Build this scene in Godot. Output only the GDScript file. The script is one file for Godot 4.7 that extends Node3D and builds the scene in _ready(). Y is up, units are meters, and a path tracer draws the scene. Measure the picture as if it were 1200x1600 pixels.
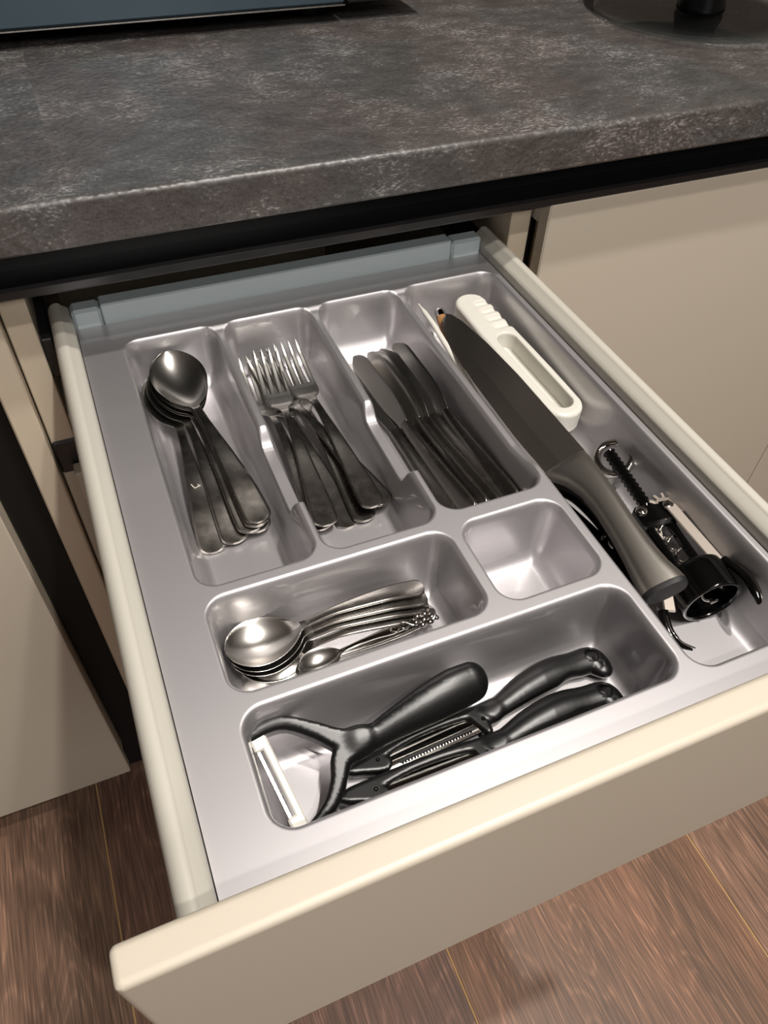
extends Node3D
# A pulled-out kitchen drawer with a grey cutlery tray. Metres; floor at y = 0, x runs along the worktop, z towards the room.

const EYE := 1.135          # camera height
const TF := 0.7227          # height of the tray's compartment floor

func _ready():
	# ---------- camera, sky, lamps, exposure ----------
	var cam := Camera3D.new(); cam.name = "camera"; add_child(cam)
	cam.fov = 68.2; cam.near = 0.01
	cam.transform = Transform3D(Basis(Vector3(0.92263, 0.03167, 0.38439), Vector3(0.26483, 0.67253, -0.69106), Vector3(-0.28039, 0.73939, 0.61211)), Vector3(0, EYE, 0))
	var we := WorldEnvironment.new(); we.name = "world"; add_child(we)
	var env := Environment.new(); we.environment = env
	env.background_mode = Environment.BG_COLOR
	env.background_color = Color(0.05, 0.05, 0.06)
	env.tonemap_mode = Environment.TONE_MAPPER_LINEAR
	env.tonemap_exposure = 0.68
	env.sdfgi_enabled = true; env.ssao_enabled = true; env.ssil_enabled = true
	make_materials()
	downlight(Vector3(0.42, 2.5, 0.63), 2.45, "round ceiling spotlight farthest from the worktop")
	downlight(Vector3(0.42, 2.5, 0.28), 2.45, "round ceiling spotlight in the middle of the row of three")
	downlight(Vector3(0.58, 2.5, -0.06), 3.3, "round ceiling spotlight nearest the kitchen back wall")
	panel_lamp(Vector3(0.3, 2.5, 2.2), 1.1, 6.3)
	# ---------- structure, then furniture, then things ----------
	room()
	kitchen()
	tray()
	spoons(); forks(); knives(); teaspoons()
	peelers()
	tools()
	counter_things()

# ================= small helpers =================
var M := {}
var used := {}

func V(x: float, t: float, z: float) -> Vector3:      # millimetres; t above the tray floor
	return Vector3(x * 0.001, TF + t * 0.001, z * 0.001)

func thing(called: String, label: String, category: String, group := "") -> Node3D:
	var o := Node3D.new(); o.name = numbered(called); add_child(o)
	return tag(o, label, category, group)

func numbered(called: String) -> String:
	var k: int = used.get(called, 0)
	used[called] = k + 1
	return called if k == 0 else "%s_%03d" % [called, k]

func tag(o: Node3D, label: String, category: String, group := "") -> Node3D:
	o.set_meta("label", label); o.set_meta("category", category)
	if group: o.set_meta("group", group)
	return o

func struct(o: Node3D, label: String, category: String) -> Node3D:
	o.set_meta("kind", "structure")
	return tag(o, label, category)

# basis whose x runs from a to b, rolled about it
func along(a: Vector3, b: Vector3, roll := 0.0) -> Basis:
	var x := (b - a).normalized()
	var z := x.cross(Vector3.UP).normalized()
	var y := z.cross(x)
	return Basis(x, y, z) * Basis(Vector3.RIGHT, roll)

class MB:
	var v := PackedVector3Array()
	var n := PackedVector3Array()
	var uv := PackedVector2Array()
	var ix := PackedInt32Array()
	var tf := Transform3D()

	# a grid of points; rings are closed when wrap is on, end rings filled when cap is on
	func surf(rows: Array, wrap := true, cap := true, want := Vector3.ZERO) -> void:
		var base := v.size()
		var i0 := ix.size()
		var m: int = rows[0].size()
		var cols := m if wrap else m - 1
		for r in rows:
			for p in r: v.append(tf * p)
		for i in rows.size() - 1:
			for j in cols:
				var a := base + i * m + j
				var b := base + i * m + (j + 1) % m
				quad(a, b, b + m, a + m)
		if cap:
			for e in [0, rows.size() - 1]:
				var s := v.size()
				var c := Vector3.ZERO
				for p in rows[e]: c += p
				v.append(tf * (c / m))
				for p in rows[e]: v.append(tf * p)
				for j in m:
					var a := s + 1 + j
					var b := s + 1 + (j + 1) % m
					if e == 0: ix.append_array([s, b, a])
					else: ix.append_array([s, a, b])
		finish(base, i0, want)

	func quad(a: int, b: int, c: int, d: int) -> void:
		ix.append_array([a, b, c, a, c, d])

	func finish(base: int, i0: int, want: Vector3) -> void:
		if true:
			var c := Vector3.ZERO
			for k in range(base, v.size()): c += v[k]
			c /= maxf(1, v.size() - base)
			var vol := 0.0
			for k in range(i0, ix.size(), 3):
				if want == Vector3.ZERO: vol += (v[ix[k]] - c).dot((v[ix[k + 1]] - c).cross(v[ix[k + 2]] - c))
				else: vol -= want.dot((v[ix[k + 2]] - v[ix[k]]).cross(v[ix[k + 1]] - v[ix[k]]))
			if vol > 0:
				for k in range(i0, ix.size(), 3):
					var s := ix[k + 1]; ix[k + 1] = ix[k + 2]; ix[k + 2] = s
		n.resize(v.size()); uv.resize(v.size())
		for k in range(i0, ix.size(), 3):
			var a := ix[k]; var b := ix[k + 1]; var d := ix[k + 2]
			var f := (v[d] - v[a]).cross(v[b] - v[a])
			n[a] += f; n[b] += f; n[d] += f
		for k in range(base, v.size()):
			n[k] = n[k].normalized() if n[k].length_squared() > 1e-24 else Vector3.UP
			uv[k] = Vector2(v[k].x, v[k].z)

	# chamfered box, flat faces
	func box(c: Vector3, s: Vector3, b := 0.002) -> void:
		var h := s * 0.5
		b = minf(b, minf(h.x, minf(h.y, h.z)) * 0.9)
		var keep := tf
		var faces := []
		for ax in 3:
			for sg in [-1.0, 1.0]:
				var u := (ax + 1) % 3
				var w := (ax + 2) % 3
				var q := []
				for k in [[-1, -1], [1, -1], [1, 1], [-1, 1]]:
					var p := Vector3.ZERO
					p[ax] = sg * h[ax]; p[u] = k[0] * (h[u] - b); p[w] = k[1] * (h[w] - b)
					q.append(p)
				faces.append(q)
		for ax in 3:                                   # edge chamfers
			var u := (ax + 1) % 3
			var w := (ax + 2) % 3
			for su in [-1.0, 1.0]:
				for sw in [-1.0, 1.0]:
					var q := []
					for k in [[-1, 0], [1, 0], [1, 1], [-1, 1]]:
						var p := Vector3.ZERO
						p[ax] = k[0] * (h[ax] - b)
						p[u] = su * (h[u] - (b if k[1] else 0.0)); p[w] = sw * (h[w] - (0.0 if k[1] else b))
						q.append(p)
					faces.append(q)
		for q in faces: flat(q, c)
		for sx in [-1.0, 1.0]:
			for sy in [-1.0, 1.0]:
				for sz in [-1.0, 1.0]:
					flat([Vector3(sx * h.x, sy * (h.y - b), sz * (h.z - b)), Vector3(sx * (h.x - b), sy * h.y, sz * (h.z - b)), Vector3(sx * (h.x - b), sy * (h.y - b), sz * h.z)], c)
		tf = keep

	func flat(q: Array, c: Vector3) -> void:           # a flat face seen from outside the point c
		var base := v.size()
		var mid := Vector3.ZERO
		for p in q: mid += p
		var f: Vector3 = (q[2] - q[0]).cross(q[1] - q[0])
		if f.dot(mid) < 0: q.reverse()
		f = (tf.basis * (q[2] - q[0])).cross(tf.basis * (q[1] - q[0])).normalized()
		for p in q:
			var w: Vector3 = tf * (p + c)
			v.append(w); n.append(f)
			var ab := f.abs()
			if ab.y >= ab.x and ab.y >= ab.z: uv.append(Vector2(w.x, w.z))
			elif ab.x >= ab.z: uv.append(Vector2(w.y, w.z))
			else: uv.append(Vector2(w.x, w.y))
		for k in range(2, q.size()): ix.append_array([base, base + k - 1, base + k])

	# a round bar along points; r is one radius or a list; e flattens it across "up"
	func tube(pts: Array, r, seg := 12, e := 1.0) -> void:
		var rows := []
		for i in pts.size():
			var d: Vector3 = (pts[mini(i + 1, pts.size() - 1)] - pts[maxi(i - 1, 0)]).normalized()
			var ref := Vector3.UP if absf(d.y) < 0.9 else Vector3.RIGHT
			var s := d.cross(ref).normalized()
			var u := s.cross(d)
			var rad: float = r[i] if r is Array else r
			var ring := PackedVector3Array()
			for k in seg:
				var a := TAU * k / seg
				ring.append(pts[i] + s * cos(a) * rad + u * sin(a) * rad * e)
			rows.append(ring)
		surf(rows)

	# turned shape: profile of (radius, height) about the y axis
	func lathe(prof: Array, c: Vector3, seg := 40, cap := true) -> void:
		var rows := []
		for p in prof:
			var ring := PackedVector3Array()
			for k in seg:
				var a := TAU * k / seg
				ring.append(c + Vector3(cos(a) * p.x, p.y, sin(a) * p.x))
			rows.append(ring)
		surf(rows, true, cap)

	# stations along x: [x, y, half width left, half width right, thickness, dish] in millimetres
	func strip(st: Array, m := 9, edge := 0.45) -> void:
		var rows := []
		for s in st:
			var ring := PackedVector3Array()
			for j in m:
				var u := -1.0 + 2.0 * j / (m - 1)
				ring.append(Vector3(s[0], s[1] + s[5] * u * u, u * (s[3] if u > 0 else s[2])) * 0.001)
			for j in m:
				var u := 1.0 - 2.0 * j / (m - 1)
				var th: float = s[4] * (edge + (1 - edge) * (1 - pow(absf(u), 4)))
				ring.append(Vector3(s[0], s[1] + s[5] * u * u - th, u * (s[3] if u > 0 else s[2]) * 0.985) * 0.001)
			rows.append(ring)
		surf(rows)

	# surface of a distance field, one vertex in each cell it crosses
	func field(f: Callable, lo: Vector3, hi: Vector3, c: float) -> void:
		var nx := int(ceil((hi.x - lo.x) / c)) + 1
		var ny := int(ceil((hi.y - lo.y) / c)) + 1
		var nz := int(ceil((hi.z - lo.z) / c)) + 1
		var g := PackedFloat32Array(); g.resize(nx * ny * nz)
		var i := 0
		for z in nz:
			for y in ny:
				for x in nx:
					g[i] = f.call(lo + Vector3(x, y, z) * c)
					i += 1
		var sx := 1
		var sy := nx
		var sz := nx * ny
		var id := PackedInt32Array(); id.resize(nx * ny * nz); id.fill(-1)
		var base := v.size()
		var off := [0, sx, sy, sx + sy, sz, sx + sz, sy + sz, sx + sy + sz]
		var edges := [[0, 1], [2, 3], [4, 5], [6, 7], [0, 2], [1, 3], [4, 6], [5, 7], [0, 4], [1, 5], [2, 6], [3, 7]]
		for z in nz - 1:
			for y in ny - 1:
				for x in nx - 1:
					var o := x + y * sy + z * sz
					var cnt := 0
					for k in 8:
						if g[o + off[k]] < 0: cnt += 1
					if cnt == 0 or cnt == 8: continue
					var p := Vector3.ZERO
					var m := 0
					for e in edges:
						var a := g[o + off[e[0]]]
						var b := g[o + off[e[1]]]
						if (a < 0) == (b < 0): continue
						var t := a / (a - b)
						var q := Vector3(e[0] & 1, (e[0] >> 1) & 1, e[0] >> 2)
						p += q.lerp(Vector3(e[1] & 1, (e[1] >> 1) & 1, e[1] >> 2), t)
						m += 1
					var gr := Vector3(g[o + off[1]] + g[o + off[3]] + g[o + off[5]] + g[o + off[7]] - g[o] - g[o + off[2]] - g[o + off[4]] - g[o + off[6]],
						g[o + off[2]] + g[o + off[3]] + g[o + off[6]] + g[o + off[7]] - g[o] - g[o + off[1]] - g[o + off[4]] - g[o + off[5]],
						g[o + off[4]] + g[o + off[5]] + g[o + off[6]] + g[o + off[7]] - g[o] - g[o + off[1]] - g[o + off[2]] - g[o + off[3]])
					id[o] = v.size()
					v.append(tf * (lo + (Vector3(x, y, z) + p / m) * c))
					n.append((tf.basis * gr).normalized())
		uv.resize(v.size())
		for k in range(base, v.size()): uv[k] = Vector2(v[k].x, v[k].z)
		for z in range(1, nz - 1):
			for y in range(1, ny - 1):
				for x in range(1, nx - 1):
					var o := x + y * sy + z * sz
					var a := g[o] < 0
					if a != (g[o + sx] < 0): link(id, o, o - sy, o - sy - sz, o - sz, a)
					if a != (g[o + sy] < 0): link(id, o, o - sz, o - sz - sx, o - sx, a)
					if a != (g[o + sz] < 0): link(id, o, o - sx, o - sx - sy, o - sy, a)

	func link(id: PackedInt32Array, a: int, b: int, c: int, d: int, inside: bool) -> void:
		if id[a] < 0 or id[b] < 0 or id[c] < 0 or id[d] < 0: return
		if inside: quad(id[a], id[d], id[c], id[b])
		else: quad(id[a], id[b], id[c], id[d])

	func mesh() -> ArrayMesh:
		var ar := []
		ar.resize(Mesh.ARRAY_MAX)
		ar[Mesh.ARRAY_VERTEX] = v; ar[Mesh.ARRAY_NORMAL] = n; ar[Mesh.ARRAY_TEX_UV] = uv; ar[Mesh.ARRAY_INDEX] = ix
		var am := ArrayMesh.new()
		am.add_surface_from_arrays(Mesh.PRIMITIVE_TRIANGLES, ar)
		return am

func put(b: MB, called: String, mat: Material, parent: Node3D = self) -> MeshInstance3D:
	var mi := MeshInstance3D.new()
	mi.name = numbered(called) if parent == self else called
	mi.mesh = b.mesh(); mi.material_override = mat
	parent.add_child(mi, true)
	return mi

func bx(called: String, mat: Material, parent: Node3D, lo: Vector3, hi: Vector3, bevel := 0.002) -> MeshInstance3D:
	var b := MB.new()
	b.box((lo + hi) * 0.5, hi - lo, bevel)
	return put(b, called, mat, parent)

func again(mi: MeshInstance3D, parent: Node3D, at := Transform3D()) -> MeshInstance3D:   # the same mesh once more
	var c := MeshInstance3D.new(); c.name = String(mi.name).rstrip("0123456789_")
	c.mesh = mi.mesh; c.material_override = mi.material_override; c.transform = at
	parent.add_child(c, true)
	return c

# smooth curve through points (any Vector type), n pieces per span
func smooth(pts: Array, n := 6) -> Array:
	var out := []
	for i in pts.size() - 1:
		var p0 = pts[maxi(i - 1, 0)]
		var p1 = pts[i]
		var p2 = pts[i + 1]
		var p3 = pts[mini(i + 2, pts.size() - 1)]
		for k in n:
			out.append(p1.cubic_interpolate(p2, p0, p3, float(k) / n))
	out.append(pts[pts.size() - 1])
	return out

func curve(x: float, tab: Array) -> float:            # piecewise smooth table of [x, y]
	if x <= tab[0][0]: return tab[0][1]
	for i in tab.size() - 1:
		if x <= tab[i + 1][0]:
			var t: float = (x - tab[i][0]) / (tab[i + 1][0] - tab[i][0])
			var a: float = tab[maxi(i - 1, 0)][1]
			var d: float = tab[mini(i + 2, tab.size() - 1)][1]
			var lo: float = minf(tab[i][1], tab[i + 1][1])
			var hi: float = maxf(tab[i][1], tab[i + 1][1])
			return clampf(cubic_interpolate(tab[i][1], tab[i + 1][1], a, d, t), lo, hi)
	return tab[tab.size() - 1][1]

func lin(x: float, tab: Array) -> float:
	if x <= tab[0][0]: return tab[0][1]
	for i in tab.size() - 1:
		if x <= tab[i + 1][0]: return lerpf(tab[i][1], tab[i + 1][1], (x - tab[i][0]) / (tab[i + 1][0] - tab[i][0]))
	return tab[tab.size() - 1][1]

func smin(a: float, b: float, k: float) -> float:
	if k < 0.001: return minf(a, b)
	var h := clampf(0.5 + 0.5 * (b - a) / k, 0, 1)
	return lerpf(b, a, h) - k * h * (1 - h)

# ================= materials =================
func mat(c: Color, rough: float, metal := 0.0, spec := 0.5) -> StandardMaterial3D:
	var m := StandardMaterial3D.new()
	m.albedo_color = c; m.roughness = rough; m.metallic = metal; m.metallic_specular = spec
	return m

func noise(freq: float, oct := 4, sd := 1, type := FastNoiseLite.TYPE_SIMPLEX_SMOOTH) -> FastNoiseLite:
	var f := FastNoiseLite.new()
	f.noise_type = type; f.frequency = freq; f.fractal_octaves = oct; f.seed = sd
	f.fractal_type = FastNoiseLite.FRACTAL_FBM if oct > 1 else FastNoiseLite.FRACTAL_NONE
	return f

func ntex(freq: float, lo: Color, hi: Color, oct := 4, sd := 1, size := 512) -> NoiseTexture2D:
	var t := NoiseTexture2D.new()
	t.width = size; t.height = size; t.seamless = true; t.noise = noise(freq, oct, sd)
	var g := Gradient.new(); g.set_color(0, lo); g.set_color(1, hi)
	t.color_ramp = g
	return t

func nbump(freq: float, strength: float, oct := 3, sd := 1, size := 512) -> NoiseTexture2D:
	var t := NoiseTexture2D.new()
	t.width = size; t.height = size; t.seamless = true; t.noise = noise(freq, oct, sd)
	t.as_normal_map = true; t.bump_strength = strength
	return t

func triplanar(m: StandardMaterial3D, scale: float) -> StandardMaterial3D:
	m.uv1_triplanar = true; m.uv1_world_triplanar = true; m.uv1_scale = Vector3.ONE * scale
	return m

func make_materials() -> void:
	M.cream = mat(Color(0.73, 0.695, 0.635), 0.42)
	M.rail = mat(Color(0.71, 0.695, 0.655), 0.38)
	M.carcass = mat(Color(0.78, 0.73, 0.65), 0.5)
	M.black = mat(Color(0.12, 0.12, 0.125), 0.3)
	M.blackmatt = mat(Color(0.02, 0.02, 0.022), 0.6)
	M.greyback = mat(Color(0.70, 0.75, 0.76), 0.35)
	M.tray = mat(Color(0.775, 0.763, 0.771), 0.48, 0.88)
	M.tray.clearcoat_enabled = true; M.tray.clearcoat = 1.0; M.tray.clearcoat_roughness = 0.08
	M.steel = mat(Color(0.74, 0.73, 0.71), 0.32, 1.0)
	M.handle = mat(Color(0.60, 0.585, 0.565), 0.2, 1.0)
	M.handle.roughness_texture = ntex(0.02, Color(0.7, 0.7, 0.7), Color(1, 1, 1), 5, 4)
	M.handle.roughness = 0.3
	triplanar(M.handle, 9)
	M.mirror = mat(Color(0.74, 0.73, 0.71), 0.24, 1.0)
	M.brushed = mat(Color(0.68, 0.66, 0.63), 0.40, 1.0)
	M.blade = mat(Color(0.64, 0.61, 0.58), 0.34, 1.0)
	M.chrome = mat(Color(0.75, 0.74, 0.72), 0.08, 1.0)
	M.white = mat(Color(0.79, 0.78, 0.745), 0.35)
	M.blackplastic = mat(Color(0.025, 0.025, 0.025), 0.36)
	M.blackplastic.normal_enabled = true
	M.blackplastic.normal_texture = nbump(0.25, 1.0, 2, 8)
	M.blackplastic.normal_scale = 0.12
	triplanar(M.blackplastic, 14)
	M.blackgloss = mat(Color(0.02, 0.02, 0.02), 0.14)
	M.wood = mat(Color(0.64, 0.46, 0.29), 0.5)
	M.lever = mat(Color(0.80, 0.76, 0.72), 0.5, 1.0)
	M.darkglass = mat(Color(0.30, 0.36, 0.40), 0.12, 0.6)
	M.wall = mat(Color(0.52, 0.52, 0.53), 0.9)
	M.wallback = mat(Color(0.30, 0.265, 0.24), 0.7)
	M.ceiling = mat(Color(0.82, 0.81, 0.80), 0.9)
	M.glass = mat(Color(0.5, 0.54, 0.53, 0.06), 0.03)
	M.glass.transparency = BaseMaterial3D.TRANSPARENCY_ALPHA
	M.lamp = mat(Color(1, 1, 1), 0.5)
	M.lamp.emission_enabled = true; M.lamp.emission = Color(1, 0.95, 0.87); M.lamp.emission_energy_multiplier = 25.0
	M.joint = mat(Color(0.72, 0.58, 0.38), 0.7)
	M.panel = mat(Color(1, 1, 1), 0.5)
	M.panel.emission_enabled = true; M.panel.emission = Color(1, 0.98, 0.96); M.panel.emission_energy_multiplier = 1.5
	M.stone = stone()
	M.planks = []
	for k in 3: M.planks.append(oak(k))
	for k in 3:                                        # the same grain in boards of another tone
		var d: StandardMaterial3D = M.planks[k].duplicate()
		d.albedo_color = [Color(0.90, 0.88, 0.90), Color(1.0, 0.95, 0.90), Color(0.93, 0.93, 0.95)][k]
		M.planks.append(d)

func stone() -> StandardMaterial3D:                    # dark slate-look laminate: blotches, short pale flecks
	var w := 1024
	var blot := noise(0.006, 4, 11)
	var mid := noise(0.03, 4, 12)
	var fl := noise(0.21, 3, 13)
	var fine := noise(0.45, 2, 14)
	var img := Image.create(w, w, false, Image.FORMAT_RGB8)
	for y in w:
		for x in w:
			var b := blot.get_noise_2d(x, y)
			var m := mid.get_noise_2d(x * 0.7, y * 1.2)
			var f := fl.get_noise_2d(x * 0.6 + m * 9, y * 1.6 + b * 20)
			var g := fine.get_noise_2d(x, y)
			var l := 0.275 + 0.04 * b + 0.045 * m + 0.06 * g
			l += 0.20 * smoothstep(0.28, 0.66, f + 0.5 * b + 0.25 * m) - 0.05 * smoothstep(0.15, 0.5, -f)
			var warm := 0.012 * smoothstep(-0.14, 0.08, blot.get_noise_2d(y * 0.8 + 900, x * 0.8)) - 0.001
			img.set_pixel(x, y, Color(l + 0.010 + warm, l + 0.002, l - 0.003 - warm * 0.3))
	var s := mat(Color(1, 1, 1), 0.4)
	s.albedo_texture = ImageTexture.create_from_image(img)
	s.normal_enabled = true
	s.normal_texture = nbump(0.22, 2.0, 3, 15)
	s.normal_scale = 0.25
	return triplanar(s, 1.25)

func oak(k: int) -> StandardMaterial3D:                # brown oak laminate, grain along z
	var w := 512
	var h := 1024
	var wav := noise(0.004, 3, 21 + k)
	var por := noise(0.05, 3, 31 + k)
	var img := Image.create(w, h, false, Image.FORMAT_RGB8)
	for y in h:
		for x in w:
			var a := wav.get_noise_2d(x * 0.9, y * 0.4)
			var ring := 0.5 + 0.5 * sin((x * 0.03 + a * 11.0) * TAU * (0.7 + 0.15 * k))
			var p := por.get_noise_2d(x * 4.5 + a * 60, y * 0.25)
			var l := 0.84 + 0.12 * a + 0.18 * pow(ring, 5.0) * (0.6 + p) + 0.30 * p
			img.set_pixel(x, y, Color(0.54 * l + 0.015 * a, 0.42 * l, 0.345 * l))
	var s := mat(Color(1, 1, 1), 0.5)
	s.albedo_texture = ImageTexture.create_from_image(img)
	s.uv1_scale = Vector3(2.6, 0.7, 1)
	return s

# ================= room =================
func downlight(at: Vector3, energy: float, label: String) -> void:
	var t := thing("ceiling_spotlight", label, "ceiling light", "ceiling spotlights above the drawer")
	var r := MB.new()
	r.lathe([Vector2(0.030, 0.0), Vector2(0.032, -0.004), Vector2(0.042, -0.005), Vector2(0.045, -0.002), Vector2(0.045, 0.0)], at, 32, false)
	put(r, "trim_ring", M.chrome, t)
	var d := MB.new()
	d.lathe([Vector2(0.001, -0.002), Vector2(0.029, -0.002), Vector2(0.030, 0.0)], at, 32)
	put(d, "diffuser", M.lamp, t)
	var l := SpotLight3D.new(); l.name = "light"
	l.position = at - Vector3(0, 0.012, 0); l.rotation_degrees.x = -90
	l.spot_angle = 62; l.spot_angle_attenuation = 0.6; l.spot_range = 8; l.spot_attenuation = 2
	l.light_color = Color(1, 0.975, 0.945); l.light_energy = energy; l.light_size = 0.03; l.shadow_enabled = true
	t.add_child(l)

func panel_lamp(at: Vector3, size: float, energy: float) -> void:   # the lamp over the rest of the room
	var t := thing("ceiling_panel_lamp", "large square ceiling panel lamp in the room behind the viewer", "ceiling light")
	bx("frame", M.rail, t, at - Vector3(size * 0.5 + 0.02, 0.03, size * 0.5 + 0.02), at + Vector3(size * 0.5 + 0.02, 0, size * 0.5 + 0.02), 0.004)
	bx("diffuser", M.panel, t, at - Vector3(size * 0.5, 0.034, size * 0.5), at + Vector3(size * 0.5, -0.029, size * 0.5), 0.001)
	var l := AreaLight3D.new(); l.name = "light"
	l.position = at - Vector3(0, 0.04, 0); l.rotation_degrees.x = -90
	l.area_size = Vector2(size, size); l.area_range = 8; l.area_attenuation = 2
	l.light_color = Color(1, 0.98, 0.96); l.light_energy = energy; l.shadow_enabled = true
	t.add_child(l)

func room() -> void:
	struct(bx("wall_back", M.wallback, self, Vector3(-2.3, 0, -1.204), Vector3(2.7, 2.5, -1.104)), "plain dark taupe kitchen wall behind the worktop", "wall")
	struct(bx("wall_front", M.wall, self, Vector3(-2.3, 0, 3.0), Vector3(2.7, 2.5, 3.1)), "plain grey wall across the kitchen", "wall")
	struct(bx("wall_left", M.wall, self, Vector3(-2.4, 0, -1.204), Vector3(-2.3, 2.5, 3.1)), "plain grey side wall left of the worktop", "wall")
	struct(bx("wall_right", M.wall, self, Vector3(2.7, 0, -1.204), Vector3(2.8, 2.5, 3.1)), "plain grey side wall right of the worktop", "wall")
	struct(bx("ceiling", M.ceiling, self, Vector3(-2.4, 2.5, -1.204), Vector3(2.8, 2.6, 3.1)), "white ceiling with three round spotlights", "ceiling")
	var f := Node3D.new(); f.name = "floor"; add_child(f)
	struct(f, "brown oak plank floor in front of the drawers", "floor")
	bx("joint_bed", M.joint, f, Vector3(-2.4, -0.1, -1.204), Vector3(2.8, -0.0010, 3.1), 0.0)
	var rng := RandomNumberGenerator.new(); rng.seed = 5
	for c in 14:
		var x0 := -2.566 + c * 0.396
		var z := -1.1 - (0.02 + 0.16 * rng.randf())
		while z < 3.0:
			var z1 := minf(z + 1.62 + 0.3 * (c % 3), 3.0)
			var za := maxf(z, -1.1)
			if z1 - za > 0.02 and x0 > -2.3 - 0.396 and x0 < 2.7:
				var b := MB.new()
				b.box(Vector3(x0 + 0.198, -0.004, (za + z1) * 0.5), Vector3(0.3938, 0.008, z1 - za - 0.0012), 0.0006)
				var off := Vector2(rng.randf() * 7.0, rng.randf() * 9.0)
				for k in b.uv.size(): b.uv[k] += off
				put(b, "plank", M.planks[rng.randi() % 6], f)
			z = z1

# ================= kitchen furniture =================
const XL := -0.0565       # drawer front, left and right
const XR := 0.3885
const ZF := -0.5334       # plane of the closed doors

func kitchen() -> void:
	# worktop: one slab with a rounded nose
	var w := MB.new()
	var prof := []
	var zt := -0.504
	var yt := 0.909
	var yb := 0.8765
	for k in 7:
		var a := PI * 0.5 * k / 6
		prof.append(Vector2(zt - 0.004 + 0.004 * sin(a), yt - 0.004 + 0.004 * cos(a)))
	for k in 4:
		var a := PI * 0.5 * k / 3
		prof.append(Vector2(zt - 0.002 + 0.002 * cos(a), yb + 0.002 - 0.002 * sin(a)))
	var flatp := [Vector2(-1.103, yt)]
	flatp.append_array(prof)
	flatp.append(Vector2(-1.103, yb))
	# planar top and front faces keep their own normals, the nose is smooth
	for i in flatp.size():
		var p: Vector2 = flatp[i]
		var q: Vector2 = flatp[(i + 1) % flatp.size()]
		if p.distance_to(q) > 0.004:
			w.flat([Vector3(-1.5, p.y, p.x), Vector3(2.1, p.y, p.x), Vector3(2.1, q.y, q.x), Vector3(-1.5, q.y, q.x)].map(func(e): return e - Vector3(0.3, 0.89, -0.8)), Vector3(0.3, 0.89, -0.8))
	for span in [[0, 7], [7, 11]]:
		var nose := []
		for k in range(span[0], span[1]):
			nose.append(PackedVector3Array([Vector3(-1.5, prof[k].y, prof[k].x), Vector3(2.1, prof[k].y, prof[k].x)]))
		w.surf(nose, false, false, Vector3(0, 0, 1))
	tag(put(w, "worktop", M.stone), "dark slate-look kitchen worktop with rounded front edge above the open drawer", "worktop")
	# black finger rail under the worktop: channel with a lower lip
	var g := MB.new()
	g.box(Vector3(0.3, 0.8545, -0.567), Vector3(3.6, 0.042, 0.003), 0.0005)
	g.box(Vector3(0.3, 0.8345, -0.552), Vector3(3.6, 0.004, 0.032), 0.001)
	g.box(Vector3(0.3, 0.8345, -0.5365), Vector3(3.6, 0.010, 0.007), 0.0022)
	tag(put(g, "grip_rail", M.black), "long black recessed grip rail running under the worktop edge", "rail")
	# plinth
	tag(bx("plinth", M.blackmatt, self, Vector3(-1.5, 0.0, -0.61), Vector3(2.1, 0.095, -0.594)), "black plinth board under the base cupboards", "plinth")
	# left cupboard
	var lc := thing("base_cupboard", "closed cream cupboard left of the open drawer", "cupboard")
	bx("door", M.cream, lc, Vector3(-0.62, 0.097, ZF - 0.016), Vector3(-0.126, 0.8314, ZF), 0.0015)
	bx("body", M.carcass, lc, Vector3(-0.62, 0.10, -1.09), Vector3(-0.130, 0.83, -0.562))
	bx("edge_profile", M.blackmatt, lc, Vector3(-0.129, 0.10, -0.70), Vector3(-0.0900, 0.83, -0.575))
	bx("side_panel", M.carcass, lc, Vector3(-0.0895, 0.10, -1.09), Vector3(-0.0688, 0.829, -0.545), 0.0015)
	# right cupboards
	var rc := thing("base_cupboard", "closed cream cupboard directly right of the open drawer", "cupboard")
	bx("door", M.cream, rc, Vector3(0.3915, 0.097, ZF - 0.016), Vector3(0.8620, 0.8314, ZF), 0.0015)
	bx("body", M.carcass, rc, Vector3(0.401, 0.10, -1.09), Vector3(0.862, 0.83, -0.562))
	bx("edge_seal", M.blackmatt, rc, Vector3(0.392, 0.10, -0.70), Vector3(0.400, 0.806, -0.562))
	bx("bumper", M.rail, rc, Vector3(0.3925, 0.806, -0.565), Vector3(0.400, 0.8295, -0.552))
	var rc2 := thing("base_cupboard", "closed cream cupboard at the right edge, beyond the door seam", "cupboard")
	bx("door", M.cream, rc2, Vector3(0.8650, 0.097, ZF - 0.016), Vector3(1.33, 0.8314, ZF), 0.0015)
	bx("body", M.carcass, rc2, Vector3(0.864, 0.10, -1.09), Vector3(1.33, 0.83, -0.562))
	drawer_unit()

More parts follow.
